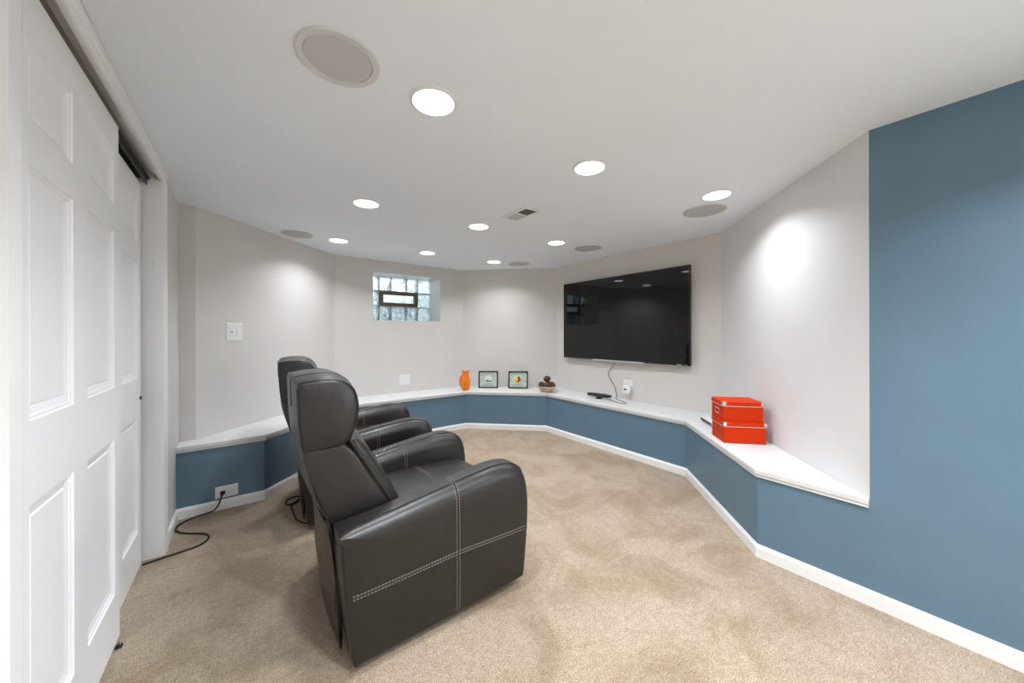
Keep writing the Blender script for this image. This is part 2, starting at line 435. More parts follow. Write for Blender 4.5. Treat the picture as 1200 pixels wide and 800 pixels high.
YP = [(.080, .343), (.452, .737)]; ZP = [(.205-.012, .80-.012), (.997-.012, 1.600-.012), (1.700-.012, 1.912-.012)]
DW, DH, DT = .795, 2.012, .034
def door_body():
    mb = MB(); ys = [0]+[v for p in YP for v in p]+[DW]; zs = [0]+[v for p in ZP for v in p]+[DH]
    for i in range(len(ys)-1):
        for j in range(len(zs)-1):
            if i % 2 == 1 and j % 2 == 1: continue
            mb.add([(0,ys[i],zs[j]),(0,ys[i+1],zs[j]),(0,ys[i+1],zs[j+1]),(0,ys[i],zs[j+1])], [(0,1,2,3)])
    mb.box(-DT, -.016, 0, DW, 0, DH)
    mb.add([(0,0,0),(-.016,0,0),(-.016,0,DH),(0,0,DH)], [(0,1,2,3)]); mb.add([(0,DW,0),(-.016,DW,0),(-.016,DW,DH),(0,DW,DH)], [(0,1,2,3)])
    mb.add([(0,0,DH),(0,DW,DH),(-.016,DW,DH),(-.016,0,DH)], [(0,1,2,3)]); mb.add([(0,0,0),(0,DW,0),(-.016,DW,0),(-.016,0,0)], [(0,1,2,3)])
    return mb
def door_panel(y0, y1, z0, z1):
    mb = MB(); rings = [(0,0),(.004,-.005),(.010,-.005),(.013,-.008),(.034,-.013),(.037,-.010),(.040,-.010)]
    vs = []
    for ins, d in rings: vs += [(d,y0+ins,z0+ins),(d,y1-ins,z0+ins),(d,y1-ins,z1-ins),(d,y0+ins,z1-ins)]
    fs = []
    for r in range(len(rings)-1):
        for k in range(4): fs.append((r*4+k, r*4+(k+1)%4, r*4+4+(k+1)%4, r*4+4+k))
    q = (len(rings)-1)*4; fs.append((q,q+1,q+2,q+3))
    return mb.add(vs, fs)
def door(name, loc, label):
    o = door_body().build(name, M['door'], loc=loc); struct(o, label, 'door')
    for (y0,y1) in YP:
        for (z0,z1) in ZP: door_panel(y0,y1,z0,z1).build('door_panel', M['door'], o)
    return o
d1 = door('door_1', (-.408, 1.253, .012), 'nearer white six-panel sliding closet door overlapping the farther one')
d2 = door('door_2', (-.4475, 1.838, .002), 'farther white six-panel sliding closet door partly hidden behind the nearer one')
d2.scale = (1,1,.990)
pl = MB().tube([(0,0,0),(.006,0,0)], .009, 14).build('finger_pull', M['slot'], d2, smooth=40); pl.location = (0, .775, .88)
mb = MB(); mb.box(-.012,.02,-.018,.018,0,.006); mb.box(-.002,.004,-.014,.014,.006,.026); mb.box(.012,.018,-.012,.010,.006,.018)
o = mb.build('floor_guide', M['leather_seam'], loc=(-.400,1.985,0), bevel=.001); o.scale = (.62,.62,.62); tag(o, 'small dark floor guide bracket at the foot of the nearer closet door', 'bracket')

# ------------------------------------------------------------------ glass block window
x0,x1,z0,z1 = WIN; YG = 4.660
win = MB(); 
XC = [x0, 1.365, 1.519, 1.727, 1.885, x1]; ZC = [z0, 1.571, 1.770, z1]
# mortar joints as the window body
J = .006
for xx in XC[1:-1]:
    if xx in (1.519, 1.727):
        win.box(xx-J, xx+J, YG+.008, YG+.082, z0, ZC[1]); win.box(xx-J, xx+J, YG+.008, YG+.082, ZC[2], z1)
    else: win.box(xx-J, xx+J, YG+.008, YG+.082, z0, z1)
for zz in ZC[1:-1]: win.box(x0, x1, YG+.009, YG+.081, zz-J, zz+J)
wo = win.build('window_1', M['mortar']); struct(wo, 'small glass block basement window with a brown framed vent in its middle', 'window')
def block(xa, xb, za, zb):
    # one hollow-looking block: solid wavy glass with a recessed, softened face
    bm = bmesh.new(); N = 6
    mbk = MB(); xa += J; xb -= J; za += J; zb -= J
    for face, yy, sg in ((0, YG, 1), (1, YG+.09, -1)):
        rings = [(0, .012), (.006, .003), (.014, 0.0)]
        vs = []
        for ins, d in rings:
            y = yy+sg*d; vs += [(xa+ins,y,za+ins),(xb-ins,y,za+ins),(xb-ins,y,zb-ins),(xa+ins,y,zb-ins)]
        fs = [(r*4+k, r*4+(k+1)%4, r*4+4+(k+1)%4, r*4+4+k) for r in range(2) for k in range(4)]+[(8,9,10,11)]
        mbk.add(vs, fs)
    mbk.add([(xa,YG+.012,za),(xb,YG+.012,za),(xb,YG+.012,zb),(xa,YG+.012,zb),(xa,YG+.078,za),(xb,YG+.078,za),(xb,YG+.078,zb),(xa,YG+.078,zb)],
            [(0,1,5,4),(1,2,6,5),(2,3,7,6),(3,0,4,7)])
    me = mbk.mesh('glass_block', M['block'])
    b2 = bmesh.new(); b2.from_mesh(me); bmesh.ops.remove_doubles(b2, verts=b2.verts, dist=1e-5); bmesh.ops.recalc_face_normals(b2, faces=b2.faces); b2.to_mesh(me); b2.free()
    o = bpy.data.objects.new('glass_block', me); COL.objects.link(o); o.parent = wo; bm.free()
for i in range(5):
    for j in range(3):
        if j == 1 and i in (1,2,3): continue
        block(XC[i], XC[i+1], ZC[j], ZC[j+1])
vf = MB(); a0,a1,b0,b1 = XC[1]+.006, XC[4]-.006, ZC[1]+.004, ZC[2]-.004; t1 = .016; t2 = .044
for (ya,yb,o_,i_) in ((YG-.014, YG+.07, 0, t1), (YG-.004, YG+.05, t1, t2)):
    vf.box(a0+o_,a1-o_,ya,yb,b1-i_,b1-o_); vf.box(a0+o_,a1-o_,ya,yb,b0+o_,b0+i_); vf.box(a0+o_,a0+i_,ya,yb,b0+i_,b1-i_); vf.box(a1-i_,a1-o_,ya,yb,b0+i_,b1-i_)
vo = vf.build('vent_frame', M['vent_frame'], wo)
MB().box(a0+t2, a1-t2, YG+.020, YG+.026, b0+t2, b1-t2).build('vent_pane', M['pane'], vo)
# outside: curved steel well, added to dim and vary the sky behind the blocks
mb = MB(); xc = (x0+x1)/2; rr = .62
def well(r0):
    return [(xc+(r0+.006*math.sin(i*1.9))*math.cos(math.pi*i/60), 4.78+.85*(r0+.006*math.sin(i*1.9))*math.sin(math.pi*i/60)) for i in range(61)]
pin, pout = well(rr), well(rr+.012)
mb.prism(pin+pout[::-1], 1.22, 2.16)
o = mb.build('added_window_well', M['well']); tag(o, 'pale curved window well, added to vary the light through the glass blocks', 'window well')
o = MB().box(xc-.36, xc+.36, 4.79, 5.17, 1.2205, 1.26).build('gravel', M['gravel']); o['kind'] = 'stuff'; tag(o, 'grey gravel at the bottom of the added window well', 'gravel')
o = MB().box(-6, 9, 4.95, 16, 1.0, 1.22).build('ground', M['ground']); struct(o, 'ground outside the basement window', 'ground')

# ------------------------------------------------------------------ ceiling fittings
def ceiling_light(x, y, label, r=.078, pw=1.0):
    t = thing('recessed_light', label, 'light', (x,y,HC), 0, 'round recessed ceiling lights')
    mb = MB(); mb.lathe([(r+.012,0),(r+.012,-.003),(r+.004,-.007),(r,-.007),(r,0)], 40); mb.build('trim_ring', M['plastic'], t, smooth=40)
    mb = MB(); mb.lathe([(r,-.001),(r,-.0045),(r*.6,-.0055),(.004,-.006)], 40); mb.build('lens', M['lens'], t, smooth=60)
    ld = bpy.data.lights.new('lamp', 'AREA'); ld.shape = 'DISK'; ld.size = 2*r-.01; ld.energy = LAMP_W*pw; ld.color = (.94, .985, 1.045); ld.spread = R(134)
    lo = bpy.data.objects.new('lamp', ld); COL.objects.link(lo); lo.parent = t; lo.location = (0,0,-.010)
    return t
lab = {(0,0): 'round recessed light nearest the viewer, beside the big near speaker', (1,0): 'round recessed light in the middle of the nearest row, right of the vent',
 (2,0): 'round recessed light above the slanted white wall, right of the others', (0,1): 'round recessed light in the middle row above the recliners',
 (1,1): 'round recessed light at the centre of the ceiling, left of the vent', (2,1): 'round recessed light in the middle row close to the television wall',
 (0,2): 'round recessed light in the far row next to the slanted wall with the switch', (1,2): 'round recessed light in the far row above the window wall',
 (2,2): 'round recessed light in the far corner above the framed prints'}
LPOS = {(0,0):(.572,1.253),(1,0):(1.468,1.245),(2,0):(2.414,1.000),(0,1):(.646,2.500),(1,1):(1.531,2.478),(2,1):(2.412,2.465),(0,2):(.692,3.643),(1,2):(1.577,3.619),(2,2):(2.432,3.580)}
for k_, (x, y) in LPOS.items(): ceiling_light(x, y, lab[k_], pw=(1.0,.98,.86)[k_[1]]*(1.08,.74,1.0)[k_[0]])     # the far rows are dimmed
ceiling_light(.572, 0.12, 'added recessed light out of view, brightening the closet side', pw=3.2)  # added lamp outside the view, brightens closet doors and left carpet
ceiling_light(1.47, -0.36, 'added recessed light out of view by the blue wall', pw=1.9)  # unseen lamp inferred from the blue wall's light, strengthened to even the room
ceiling_light(.572, -1.05, 'added unseen recessed light at the rear of the closet side', pw=1.9)  # added rear lamp, unseen, fills the room from behind
ceiling_light(1.47, -1.45, 'added unseen recessed light at the rear by the blue wall', pw=1.9)  # second added rear lamp, also unseen, for more even light

def speaker(x, y, r, label, near=False):
    t = thing('ceiling_speaker', label, 'speaker', (x,y,HC), 0, 'round in-ceiling speakers')
    rim = .022 if near else .006
    MB().lathe([(r,0),(r,-.004),(r-.004,-.007),(r-rim,-.006),(r-rim-.002,-.001),(r-rim-.002,0)], 56).build('speaker_rim', M['grille_rim'], t, smooth=40)
    MB().lathe([(r-rim-.002,-.001),(r-rim-.003,-.003),(r*.5,-.0035),(.004,-.004)], 56).build('speaker_grille', M['grille_near' if near else 'grille'], t, smooth=60)
speaker(.238, 1.245, .125, 'large round ceiling speaker with a pale rim nearest the closet doors', True)
speaker(2.655, 1.185, .142, 'grey round ceiling speaker above the slanted white wall')
speaker(2.832, 2.43, .142, 'grey round ceiling speaker above the television')
speaker(2.76, 3.50, .135, 'grey round ceiling speaker in the far corner above the bowl')
speaker(.351, 3.631, .125, 'pale round ceiling speaker next to the slanted wall with the switch')

vt = thing('ceiling_vent', 'small rectangular white air register with two louvre banks in the middle of the ceiling', 'vent', (1.627, 2.035, HC))
fx, fy = .074, .142
mb = MB(); b_ = .022
for (xa,xb,ya,yb) in ((-fx,fx,-fy,-fy+b_),(-fx,fx,fy-b_,fy),(-fx,-fx+b_,-fy+b_,fy-b_),(fx-b_,fx,-fy+b_,fy-b_),(-fx+b_,fx-b_,-.006,.006)): mb.box(xa,xb,ya,yb,-.008,0)
mb.build('register_frame', M['plastic'], vt, bevel=.002)
MB().box(-fx+b_,fx-b_,-fy+b_,fy-b_,-.0012,-.0002).build('duct_opening', M['vent_dark'], vt)
sl = MB().box(-fx+b_,fx-b_,-.0048,.0048,-.0005,.0005).mesh('louvre', M['vent_slat'])
for k in range(9):
    for sgn in (-1, 1):
        o = bpy.data.objects.new('louvre', sl); COL.objects.link(o); o.parent = vt
        o.location = (0, sgn*(.014+k*.0122), -.0048); o.rotation_euler = (R(26 if sgn < 0 else -44), 0, 0) 

# ------------------------------------------------------------------ wall plates
def wall_thing(name, label, cat, loc, rz, group=None): return thing(name, label, cat, loc, rz, group)   # local -y faces the room
def plate(t, w_, h_, name='plate'):
    mb = MB(); a, b = w_/2, h_/2
    vs = [(-a,0,-b),(a,0,-b),(a,0,b),(-a,0,b),(-a,-.003,-b),(a,-.003,-b),(a,-.003,b),(-a,-.003,b)]
    c = .005; vs += [(-a+c,-.007,-b+c),(a-c,-.007,-b+c),(a-c,-.007,b-c),(-a+c,-.007,b-c)]
    fs = [(0,1,2,3)]+[(i,(i+1)%4,(i+1)%4+4,i+4) for i in range(4)]+[(4+i,4+(i+1)%4,8+(i+1)%4,8+i) for i in range(4)]+[(8,9,10,11)]
    return mb.add(vs, fs).build(name, M['plastic'], t)
def receptacle(t, cx, cz, horiz=False):
    mb = MB(); mb.tube([(cx,-.006,cz),(cx,-.009,cz)], .0165, 20)
    o = mb.build('receptacle', M['plastic'], t, smooth=40)
    s_ = MB()
    for dx, dz in (((0,-.006),(0,.006)) if horiz else ((-.006,0),(.006,0))):
        if horiz: s_.box(cx+.002-.004, cx+.002+.004, -.0096, -.009, cz+dz-.001, cz+dz+.001)
        else: s_.box(cx+dx-.001, cx+dx+.001, -.0096, -.009, cz+.002-.004, cz+.002+.004)
    s_.tube([(cx-(.009 if horiz else 0), -.0096, cz-(0 if horiz else .009)), (cx-(.009 if horiz else 0), -.009, cz-(0 if horiz else .009))], .0024, 8)
    s_.build('slots', M['slot'], o)
# switch on slanted left wall  (wall normal into room is (.707,-.707))
sw = thing('light_switch', 'white two-gang switch plate on the slanted left wall above the ledge', 'switch', (-.085, 3.478, 1.221), R(45))
plate(sw, .140, .136)
mb = MB(); mb.box(-.046,-.014,-.009,-.006,-.034,.034); dm = mb.build('dimmer', M['plastic'], sw, bevel=.001)
MB().box(-.036,-.024,-.016,-.009,-.012,.008).build('toggle', M['plastic'], dm, bevel=.001)
MB().box(-.033,-.027,-.0175,-.016,-.007,.003).build('indicator', M['slot'], dm)
mb = MB(); mb.add([(.014,-.006,-.034),(.046,-.006,-.034),(.046,-.006,.034),(.014,-.006,.034),(.014,-.012,-.034),(.046,-.012,-.034),(.046,-.008,.034),(.014,-.008,.034)],
   [(0,1,2,3),(4,5,6,7),(0,1,5,4),(1,2,6,5),(2,3,7,6),(3,0,4,7)]); mb.build('rocker', M['plastic'], sw)
# outlet plate on window wall
ow = thing('wall_outlet', 'white square wall plate low on the wall below the window', 'outlet', (1.575, 4.338, .625), 0)
plate(ow, .140, .132)
for k in (-1,1):
    o = MB().box(k*.032-.018, k*.032+.018, -.009, -.006, -.035, .035).build('insert', M['plastic'], ow, bevel=.001)
    MB().box(k*.032-.011, k*.032+.011, -.0095, -.009, -.022, .022).build('socket_face', M['plastic'], o)
# outlet on ledge front (horizontal plate)
oo = thing('wall_outlet', 'white horizontal outlet plate on the blue ledge front with a black plug in it', 'outlet', (-.118, 3.126, .117), 0)
plate(oo, .124, .080); receptacle(oo, -.021, 0, True); receptacle(oo, .021, 0, True)
# tv outlet
ot = thing('wall_outlet', 'white outlet plate below the television, behind the plug-in device', 'outlet', (3.342, 2.300, .632), R(-90))
plate(ot, .118, .118); receptacle(ot, -.0, .028); receptacle(ot, .0, -.028)
pg = thing('plug_in_device', 'rounded white plug-in device with small dark window below the television', 'device', (3.332, 2.288, .588), R(-90))
MB().pillow([(-.048,-.05,.012),(.048,-.05,.012),(.050,.012,.012),(.046,.05,.012),(-.046,.05,.012),(-.050,.012,.012)], -.046, 0, puff=.006).build('device_body', M['plastic'], pg, smooth=60)
MB().box(-.024,.008,-.0535,-.0505,-.004,.012).build('dark_window', M['slot'], pg)
MB().tube([(-.005,-.0520,-.027),(-.005,-.0535,-.027)], .004, 10).build('button', M['grille'], pg)

# ------------------------------------------------------------------ television
tv = thing('television', 'large black flat television mounted on the wall above the ledge', 'television', (3.285, 2.407, 1.368), R(-90))  # local -y to the room, local x -> -Y
a, b = .813, .473
mb = MB(); mb.box(-a,a,.0,.028,-b,b); mb.box(-a*.8,a*.8,.028,.045,-b*.7,b*.55); mb.build('tv_body', M['bezel'], tv, bevel=.003)
MB().box(-.25,.25,.042,.056,-.2,.2).build('wall_bracket', M['black'], tv)
mb = MB(); bz = .013
for q in ((-a,a,b-bz,b),(-a,a,-b,-b+bz+.006),(-a,-a+bz,-b,b),(a-bz,a,-b,b)): mb.box(q[0],q[1],-.006,0.0,q[2],q[3])
mb.build('bezel', M['bezel'], tv, bevel=.001)
MB().box(-a+bz,a-bz,-.002,.001,-b+bz+.006,b-bz).build('screen', M['screen'], tv)
mb = MB(); mb.box(-.345,.345,-.010,.016,-b-.010,-b+.006); mb.build('bottom_bar', M['silver'], tv, bevel=.002)
for sx in (-.335,.338): MB().tube([(sx,-.0105,-b-.002),(sx,-.012,-b-.002)], .005, 10).build('bar_screw', M['slot'], tv)
MB().box(.690,.735,-.0066,-.0060,-b+.006,-b+.012).build('badge', M['grille'], tv)
MB().tube([(a-.03,-.0062,-b+.009),(a-.03,-.0075,-b+.009)], .005, 10).build('power_light', M['grille'], tv)

# tv cable
pts = [(3.316,2.455,.878),(3.325,2.468,.85),(3.331,2.53,.79),(3.334,2.558,.735),(3.334,2.525,.67),(3.333,2.475,.61),(3.332,2.452,.54),(3.325,2.436,.486),(3.29,2.43,.4755),(3.24,2.36,.4755),(3.19,2.25,.4755),(3.14,2.185,.4755),(3.105,2.20,.4755),(3.115,2.28,.4755),(3.14,2.36,.4755),(3.175,2.42,.4755),(3.185,2.44,.4765)]
o = MB().tube(smooth_path(pts, 6), .0032, 8).build('sensor_cable', M['grey_cable'], smooth=60); tag(o, 'thin grey cable hanging from the television and looping on the ledge', 'cable')

# motion sensor bar
ks = thing('sensor_bar', 'black motion sensor bar on a small round foot, on the ledge below the television', 'sensor', (3.150, 2.545, HS), R(-84))
MB().lathe([(.040,0),(.040,.005),(.030,.012),(.012,.015),(.012,.022)], 24).build('foot', M['black'], ks, smooth=40)
MB().pillow([(-.140,.020,.008),(.140,.020,.008),(.143,.038,.008),(.140,.056,.008),(-.140,.056,.008),(-.143,.038,.008)], -.026, .030, it=1).build('bar', M['black'], ks, smooth=40)
for sx, r_ in ((-.06,.011),(.02,.011),(.05,.009)):
    MB().tube([(sx,-.025,.038),(sx,-.0285,.038)], r_, 16).build('sensor_lens', M['slot'], ks, smooth=40)

# ------------------------------------------------------------------ recliners
def bvh_of(mb): return BVHTree.FromPolygons([Vector(v) for v in mb.v], mb.f)
def dashes(mb, pts, nrms, off, length=.0075, gap=.0045, r=.0010):
    """small thread dashes along a surface path, shifted sideways by off"""
    P = []
    for i, p in enumerate(pts):
        t = (pts[min(i+1,len(pts)-1)]-pts[max(i-1,0)]).normalized(); P.append(p + nrms[i].cross(t).normalized()*off + nrms[i]*.0004)
    # arc length walk
    d = [0]
    for i in range(1,len(P)): d.append(d[-1]+(P[i]-P[i-1]).length)
    def at(s):
        for i in range(1,len(P)):
            if d[i] >= s: f = (s-d[i-1])/max(1e-9,d[i]-d[i-1]); return P[i-1].lerp(P[i],f)
        return P[-1]
    s = 0
    while s+length < d[-1]:
        mb.tube([at(s), at(s+length*.5), at(s+length)], r, 4); s += length+gap
def cast(bvh, o, tgt):
    o = Vector(o); tgt = Vector(tgt); dr = (tgt-o).normalized(); h = bvh.ray_cast(o, dr)
    if h[0] is None: return None
    nn = h[1] if h[1].dot(dr) < 0 else -h[1]
    return h[0], nn
def seam(bvh, rays):
    P, N = [], []
    for o, t in rays:
        h = cast(bvh, o, t)
        if h: P.append(h[0]); N.append(h[1])
    # smooth normals
    N2 = [((N[max(i-1,0)]+N[i]+N[min(i+1,len(N)-1)])).normalized() for i in range(len(N))]
    return P, N2

arm_prof = [(-.366,.030,.010),(-.366,.030,.010),(-.1,.034,.010),(.20,.040,.010),(.375,.046,.012),(.386,.050,.012),(.400,.12,.022),(.416,.25,.028),(.425,.36,.034),(.424,.45,.042),(.412,.512,.050),(.384,.560,.055),
            (.325,.587,.058),(.25,.592,.060),(.16,.583,.060),(.02,.562,.060),(-.14,.537,.060),(-.29,.514,.055),(-.385,.502,.04),(-.414,.492,.022),(-.414,.492,.022),(-.410,.42,.014),(-.396,.25,.010),(-.378,.10,.010)]
def make_recliner(label):
    t = thing('recliner_chair', label, 'armchair', (0,0,0), 0, 'brown leather recliners facing the television')
    # base, and a dark box added inside to block light under the seat
    mb = MB(); mb.lathe([(.27,0),(.27,.018),(.25,.024),(.05,.024),(.05,.06)], 36); mb.build('swivel_base', M['chair_dark'], t, smooth=40)
    MB().box(-.34,.30,-.235,.235,.050,.30).build('light_block', M['chair_dark'], t)
    for sgn in (-1, 1):
        mb = MB(); ya, yb = (-.390,-.238) if sgn < 0 else (.238,.390)
        mb.pillow(arm_prof, ya, yb, crown=.004, puff=.004, nseg=6, mid=5)
        bv = bvh_of(mb); arm = mb.build('armrest', M['leather'], t, smooth=50)
        st = MB(); gr = MB()
        ym = (ya+yb)/2; zt = .50
        rays = []
        sx = .036
        oy = ya-.3 if sgn < 0 else yb+.3; iy = yb+.3 if sgn < 0 else ya-.3
        for k in range(26): z = .05+k*(zt-.05)/25; rays.append(((sx,oy,z),(sx,ym,z)))
        for k in range(1,24):
            a = math.pi*k/24; s_ = -1 if sgn < 0 else 1
            rays.append(((sx, ym+s_*.4*math.cos(a), zt+.4*math.sin(a)), (sx, ym, zt)))
        for k in range(12): z = zt-k*.16/11; rays.append(((sx,ym-sgn*.2, z),(sx,ym,z)))
        # inner rays must start close to the arm
        rays = [(o_,q_) for o_,q_ in rays]
        P, N = seam(bv, rays); dashes(st, P, N, .0065); dashes(st, P, N, -.0065); gr.tube([p+n_*.0002 for p,n_ in zip(P,N)], .0016, 5)
        # horizontal seam on the outer face
        hz = [((-.372+k*.785/40, oy, .276+.014*max(0,1-abs(k-20.8)/20)), (-.372+k*.785/40, ym, .276+.014*max(0,1-abs(k-20.8)/20))) for k in range(41)]
        P, N = seam(bv, hz); dashes(st, P, N, .0065); dashes(st, P, N, -.0065); gr.tube([p+n_*.0002 for p,n_ in zip(P,N)], .0016, 5)
        # top edge seam along the outer shoulder (visible shoulder line)
        o = st.build('stitching', M['thread'], arm); o['kind'] = 'stuff'; o['label'] = 'cream double stitching'
        gr.build('seam', M['leather_seam'], arm)
        # rear edge piping
        P = []
        for (x,z,r_) in [(-.368,.046,0),(-.378,.10,0),(-.398,.25,0),(-.412,.42,0),(-.412,.475,0)]: P.append((x+.004, ya+.004 if sgn<0 else yb-.004, z))
        MB().tube(smooth_path(P,5), .003, 6).build('piping', M['leather_seam'], arm, smooth=60)
        if sgn > 0:
            for k in range(5):
                bx = -.088+k*.021; h = cast(bv, (bx, ym-.018+.004*k, .9), (bx, ym-.018+.004*k, .3))
                if h:
                    MB().tube([h[0]-h[1]*.001, h[0]+h[1]*.0025], .0075, 12).build('control_button', M['chrome'], arm, smooth=40)
    # seat and footrest panel
    mb = MB(); mb.pillow([(-.27,.33,.02),(-.27,.452,.02),(-.05,.452,.03),(.14,.448,.03),(.28,.447,.03),(.355,.440,.03),(.378,.41,.03),(.370,.36,.02),(.33,.33,.02)], -.243, .243, crown=.012, puff=0, nseg=4, mid=9)
    bv = bvh_of(mb); seat = mb.build('seat', M['leather'], t, smooth=50)
    st = MB(); gr = MB()
    P, N = seam(bv, [((.085, -.23+k*.46/30, .9), (.085, -.23+k*.46/30, .3)) for k in range(31)]); dashes(st,P,N,.006); dashes(st,P,N,-.006); gr.tube(P,.0018,5)
    for yy in (-.03,):
        P, N = seam(bv, [((-.16+k*.245/20, yy, .9), (-.16+k*.245/20, yy, .3)) for k in range(21)]); dashes(st,P,N,.0); gr.tube(P,.0018,5)
    o = st.build('stitching', M['thread'], seat); o['kind'] = 'stuff'; o['label'] = 'cream double stitching'
    gr.build('seam', M['leather_seam'], seat)
    MB().pillow([(.325,.05,.015),(.355,.05,.015),(.372,.20,.02),(.376,.34,.02),(.345,.36,.02),(.325,.34,.015)], -.236, .236, crown=.006, nseg=4, mid=5).build('footrest', M['leather'], t, smooth=50)
    # back shell
    mb = MB(); mb.pillow([(-.405,.40,.012),(-.30,.40,.012),(-.150,.42,.012),(-.186,.488,.014),(-.262,.620,.014),(-.345,.775,.014),(-.42,.785,.014),(-.505,.785,.014),(-.508,.74,.014),(-.470,.60,.014),(-.410,.46,.012)], -.238, .238, crown=.018, puff=.004, nseg=4, mid=9, it=2)
    back = mb.build('backrest', M['leather'], t, smooth=50)
    # front cushion of the back with piping along its sides
    mb = MB(); mb.pillow([(-.235,.43,.02),(-.135,.43,.02),(-.150,.500,.02),(-.232,.645,.02),(-.318,.800,.02),(-.370,.800,.02),(-.300,.66,.02)], -.232, .232, crown=.020, puff=.004, nseg=5, mid=9)
    cu = mb.build('back_cushion', M['leather'], t, smooth=50)
    for sgn in (-1,1):
        MB().tube(smooth_path([(-.350,sgn*.236,.790),(-.300,sgn*.238,.705),(-.230,sgn*.238,.578),(-.175,sgn*.236,.480),(-.155,sgn*.228,.440)],6), .005, 8).build('piping', M['leather_seam'], cu, smooth=60)
        MB().tube(smooth_path([(-.505,sgn*.232,.775),(-.468,sgn*.234,.60),(-.408,sgn*.232,.46)],6), .003, 6).build('piping', M['leather_seam'], back, smooth=60)
    # headrest
    hp = [(-.508,.768,.014),(-.508,.768,.014),(-.42,.766,.016),(-.372,.772,.018),(-.335,.815,.022),(-.317,.88,.022),(-.317,.945,.022),(-.336,.998,.022),(-.385,1.030,.018),(-.46,1.032,.014),(-.524,1.022,.012),(-.524,1.022,.012),(-.522,.95,.012),(-.518,.86,.012)]
    mb = MB(); mb.pillow(hp, -.243, .243, crown=.016, puff=.010, nseg=5, mid=9, it=2)
    bv = bvh_of(mb); hd = mb.build('headrest', M['leather'], t, smooth=60)
    for yy in (-.105, .105):     # two seams over the top, front to back
        gr = MB()
        P, N = seam(bv, [((-.42+.5*math.cos(R(a)), yy, .9+.5*math.sin(R(a))), (-.42, yy, .9)) for a in range(-20, 176, 7)])
        gr.tube([p+n_*.0004 for p,n_ in zip(P,N)], .0022, 6); gr.build('seam', M['leather_seam'], hd, smooth=60)
    for sgn in (-1,1):            # piping round the side panels
        gr = MB(); P = []
        for a in range(0, 360, 8):
            h = cast(bv, (-.42+.5*math.cos(R(a)), sgn*.2345, .9+.5*math.sin(R(a))), (-.42, sgn*.2345, .9))
            if h: P.append(h[0]+h[1]*.0006)
        gr.tube(P, .0036, 6, closed=True); gr.build('piping', M['leather_seam'], hd, smooth=60)
    # rear skirt
    mb = MB(); mb.pillow([(-.400,.040,.006),(-.386,.040,.006),(-.392,.25,.006),(-.402,.40,.006),(-.425,.50,.006),(-.440,.50,.006),(-.420,.40,.006),(-.412,.25,.006)], -.292, .276, crown=.012, nseg=2, mid=5, it=1)
    mb.build('rear_panel', M['leather'], t, smooth=50)
    mb = MB(); mb.pillow([(-.410,.150,.004),(-.402,.150,.004),(-.402,.27,.004),(-.418,.27,.004)], -.285, .268, crown=.012, nseg=2, mid=5, it=1); mb.build('rear_flap', M['leather'], t, smooth=50)
    return t
ch = make_recliner('nearer dark brown leather recliner with cream stitching, its side turned to the viewer')
ch.location = (.670, 1.692, 0); ch.rotation_euler = (0,0,R(-1.0))
ch2 = copy_tree(ch); ch2['label'] = 'farther dark brown leather recliner, mostly hidden behind the nearer one'
ch2.location = (.700, 2.790, 0); ch2.rotation_euler = (0,0,R(-6))

# ------------------------------------------------------------------ floor cords
c1 = [(-.140,3.104,.117),(-.143,3.080,.105),(-.165,3.10-.05,.050),(-.200,3.110-.03,.016),(-.255,3.088,.0055),(-.315,3.055,.0055),(-.352,3.000,.0055),(-.352,2.945,.0055),(-.325,2.890,.0055),(-.268,2.838,.0055),(-.210,2.790,.0055),(-.186,2.725,.0055),(-.222,2.655,.0055),(-.319,2.632,.0055),(-.395,2.620,.0055),(-.440,2.610,.0055)]
cd = thing('power_cord', 'black power cord snaking from the ledge outlet across the carpet to the closet door', 'cord', (0,0,0))
MB().tube(smooth_path(c1, 8), .0048, 8).build('cord', M['cable'], cd, smooth=60)
mb = MB(); mb.box(-.013,.013,-.028,-.010,-.011,.011); mb.box(-.008,.008,-.040,-.028,-.007,.007)
pgp = mb.build('plug', M['black'], cd, bevel=.002); pgp.location = (-.139, 3.126, .117)
c2 = [(.400,2.960,.045),(.362,2.975,.008),(.326,3.018,.0055),(.27,3.002,.0055),(.246,2.950,.0055),(.262,2.908,.0055),(.301,2.915,.0055),(.355,2.965,.013),(.385,2.99,.02),(.350,2.955,.014),(.300,2.905,.012),(.272,2.875,.0055),(.276,2.793,.0055),(.278,2.698,.0055),(.293,2.613,.0055),(.340,2.535,.0055),(.42,2.47,.0055)]
o = MB().tube(smooth_path([(x-.035*(z < .016), y, z) for x, y, z in c2], 8), .0048, 8).build('power_cord', M['cable'], smooth=60); tag(o, 'black cord looped on the carpet behind the farther recliner', 'cord')

